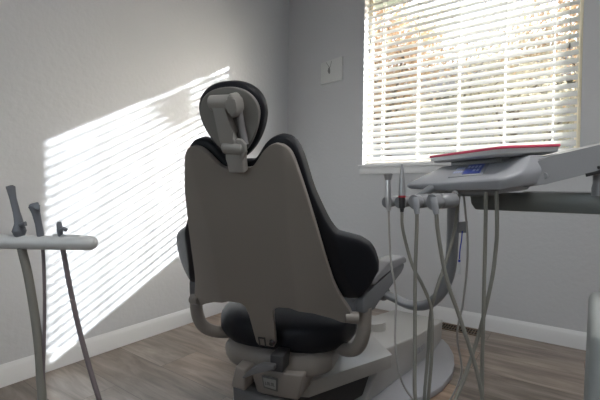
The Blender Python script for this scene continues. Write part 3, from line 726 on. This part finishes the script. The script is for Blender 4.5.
def tree(base, h, crown_r, nleaf, lmat, lab, seed, blobs=None, zmin=None):
    rnd = random.Random(seed)
    t = empty('garden_tree', base, lab, 'tree', None)
    bm = bmesh.new(); b = V3(base)
    tips = []
    def limb(p, d, ln, r, lev):
        pts = [p]; rs = [r]; q = p.copy(); dd = d.copy()
        for k in range(4):
            dd = (dd+V3((rnd.uniform(-.18, .18), rnd.uniform(-.18, .18), rnd.uniform(-.02, .12)))).normalized()
            q = q+dd*ln/4; pts.append(q.copy()); rs.append(r*(1-.14*(k+1)))
        tube(bm, pts, rs, seg=6 if lev else 10)
        if lev >= 1: tips.extend(pts[1:])
        if lev < 3:
            for k in range(3 if lev else 5):
                a = rnd.uniform(0, 6.28); n = V3((math.cos(a), math.sin(a), rnd.uniform(.1, .7))).normalized()
                limb(pts[rnd.choice((2, 3, 4))], (dd*.5+n).normalized(), ln*.62, rs[3]*.6, lev+1)
    limb(b, V3((0, 0, 1)), h*.5, h*.022, 0)
    link('trunk', bm, 'bark', t)
    bm = bmesh.new()
    for i in range(nleaf):
        c = rnd.choice(tips)+V3([rnd.gauss(0, 1) for _ in range(3)])*crown_r*.16
        a = V3([rnd.gauss(0, 1) for _ in range(3)]).normalized(); u_ = a.orthogonal().normalized(); w_ = a.cross(u_)
        s = rnd.uniform(.035, .075)
        vs = [bm.verts.new(c+u_*s), bm.verts.new(c+w_*s*.55+a*s*.15), bm.verts.new(c-u_*s), bm.verts.new(c-w_*s*.55+a*s*.15)]
        bm.faces.new(vs)
    o = link('foliage', bm, lmat, t, smooth=False); o['kind'] = 'stuff'
    return t
tree((-1.6, 7.2, -.4), 7.0, 2.6, 9500, 'leaf_orange', 'orange-leaved autumn tree outside, seen through the left of the blind', 3)
tree((.9, 8.6, -.4), 7.5, 2.8, 9500, 'leaf_yellow', 'yellow-leaved tree outside, seen through the middle of the blind', 5)
tree((2.9, 7.8, -.4), 7.0, 2.4, 8500, 'leaf_orange', 'orange-leaved tree outside, seen through the right of the blind', 8)
# tree whose branch shades the upper part of the sun patch
t = empty('shade_tree', (6.0, 7.2, -.4), 'tree outside the window whose branch shades the sunlit wall', 'tree')
rnd = random.Random(21); bm = bmesh.new()
tube(bm, [V3((5.2, 7.2, -.5)), V3((5.3, 7.1, 2)), V3((5.5, 6.9, 4.2)), V3((5.4, 6.9, 6.5)), V3((5.2, 7.0, 8.5))], [.18, .15, .12, .09, .04], seg=10, smooth=4)
tube(bm, [V3((5.5, 6.9, 5.2)), V3((6.2, 6.6, 5.9)), V3((6.9, 6.3, 6.1)), V3((7.35, 6.0, 5.95))], [.06, .045, .03, .012], seg=8, smooth=4)
link('trunk', bm, 'bark', t)
bm = bmesh.new()
def leaf(c, s):
    a = V3([rnd.gauss(0, 1) for _ in range(3)]).normalized(); u_ = a.orthogonal().normalized(); w_ = a.cross(u_)
    bm.faces.new([bm.verts.new(c+u_*s), bm.verts.new(c+w_*s*.6), bm.verts.new(c-u_*s), bm.verts.new(c-w_*s*.6)])
# cluster centres found by following the sunlight back from the wall
def back(y, z, Y):   # wall point (0,y,z) -> point on plane y=Y along the sun ray
    s = (Y-y)/.985; return V3((s, Y, z+.5634*s))
blobs = [(-1.44, 1.67, 75, .075), (-1.36, 1.62, 46, .06), (-1.52, 1.60, 16, .04), (-1.30, 1.71, 14, .03)]
for k in range(13):
    blobs.append((rnd.uniform(-1.40, -1.0), rnd.uniform(1.45, 1.98), rnd.randint(7, 12), rnd.uniform(.02, .032)))
for (y, z, n, sg) in blobs:
    for i in range(n):
        c = back(y+rnd.gauss(0, sg), z+rnd.gauss(0, sg*.8), 6.0+rnd.gauss(0, .3)); leaf(c, rnd.uniform(.03, .055))
for i in range(2500):
    c = V3((5.3+rnd.gauss(0, .55), 7.0+rnd.gauss(0, .8), 6.8+rnd.gauss(0, 1.0))); leaf(c, rnd.uniform(.04, .07))
o = link('foliage', bm, 'leaf_yellow', t, smooth=False); o['kind'] = 'stuff'

# neighbouring house beyond the garden
t = empty('neighbour_house', (-2, 15, -.4), 'grey stucco house beyond the garden, glimpsed through the blind', 'house')
link('walls', B((-13, 13, -.5), (8.5, 19, 4.9)), 'stucco', t, smooth=False)
link('roof', PR([(12.4, 4.85), (19.6, 4.85), (16, 7.2)], -13.5, 9.0, lambda y, z, x: V3((x, y, z))), 'roof_shingle', t, smooth=False)
for x in (-8, -3.2, .8, 4.6):
    f = link('window_frame', B((x, 12.93, 1.0), (x+1.5, 13.0, 2.6)), 'trim_white', t, smooth=False)
    link('pane', B((x+.08, 12.91, 1.08), (x+1.42, 12.93, 2.52)), 'dark_glass', f, smooth=False)

# ------------------------------------------------------------------ light
sun_d = bpy.data.lights.new('sun', 'SUN'); sun = bpy.data.objects.new('sun', sun_d); COL.objects.link(sun)
sun_d.energy = 5.6; sun_d.angle = math.radians(.6); sun_d.color = (.93, .965, 1)
sun.rotation_euler = V3((-1, -.985, -.5634)).to_track_quat('-Z', 'Y').to_euler(); sun.location = (6, 6, 6)
# flat ceiling panel added as fill light for the room (outside the picture)
t = empty('fill_panel', (2.95, -2.6, CZ), 'flat square unseen fill panel, added overhead to brighten the room', 'fill light')
link('frame', B((2.63, -2.92, CZ-.03), (3.27, -2.28, CZ-.0005), bev=.004), 'trim_white', t)
link('diffuser', B((2.66, -2.89, CZ-.034), (3.24, -2.31, CZ-.0305)), 'fill_diffuser', t, smooth=False)
w = bpy.data.worlds.new('sky'); bpy.context.scene.world = w; w.use_nodes = True; nt = w.node_tree
sk = nt.nodes.new('ShaderNodeTexSky'); sk.sky_type = 'NISHITA'; sk.sun_disc = False; sk.sun_elevation = math.radians(21.5); sk.sun_rotation = math.radians(46.3); sk.air_density = 1.0; sk.dust_density = 3
hsv = nt.nodes.new('ShaderNodeHueSaturation'); hsv.inputs['Saturation'].default_value = .5
nt.links.new(sk.outputs[0], hsv.inputs['Color']); nt.links.new(hsv.outputs[0], nt.nodes['Background'].inputs['Color'])
nt.nodes['Background'].inputs['Strength'].default_value = .38

sc = bpy.context.scene
sc.view_settings.view_transform = 'Standard'; sc.view_settings.look = 'None'; sc.view_settings.gamma = 1; sc.view_settings.use_curve_mapping = False
sc.view_settings.exposure = 1.45
sc.cycles.max_bounces = 12; sc.cycles.diffuse_bounces = 8; sc.cycles.transparent_max_bounces = 16
sc.cycles.caustics_reflective = False; sc.cycles.caustics_refractive = False
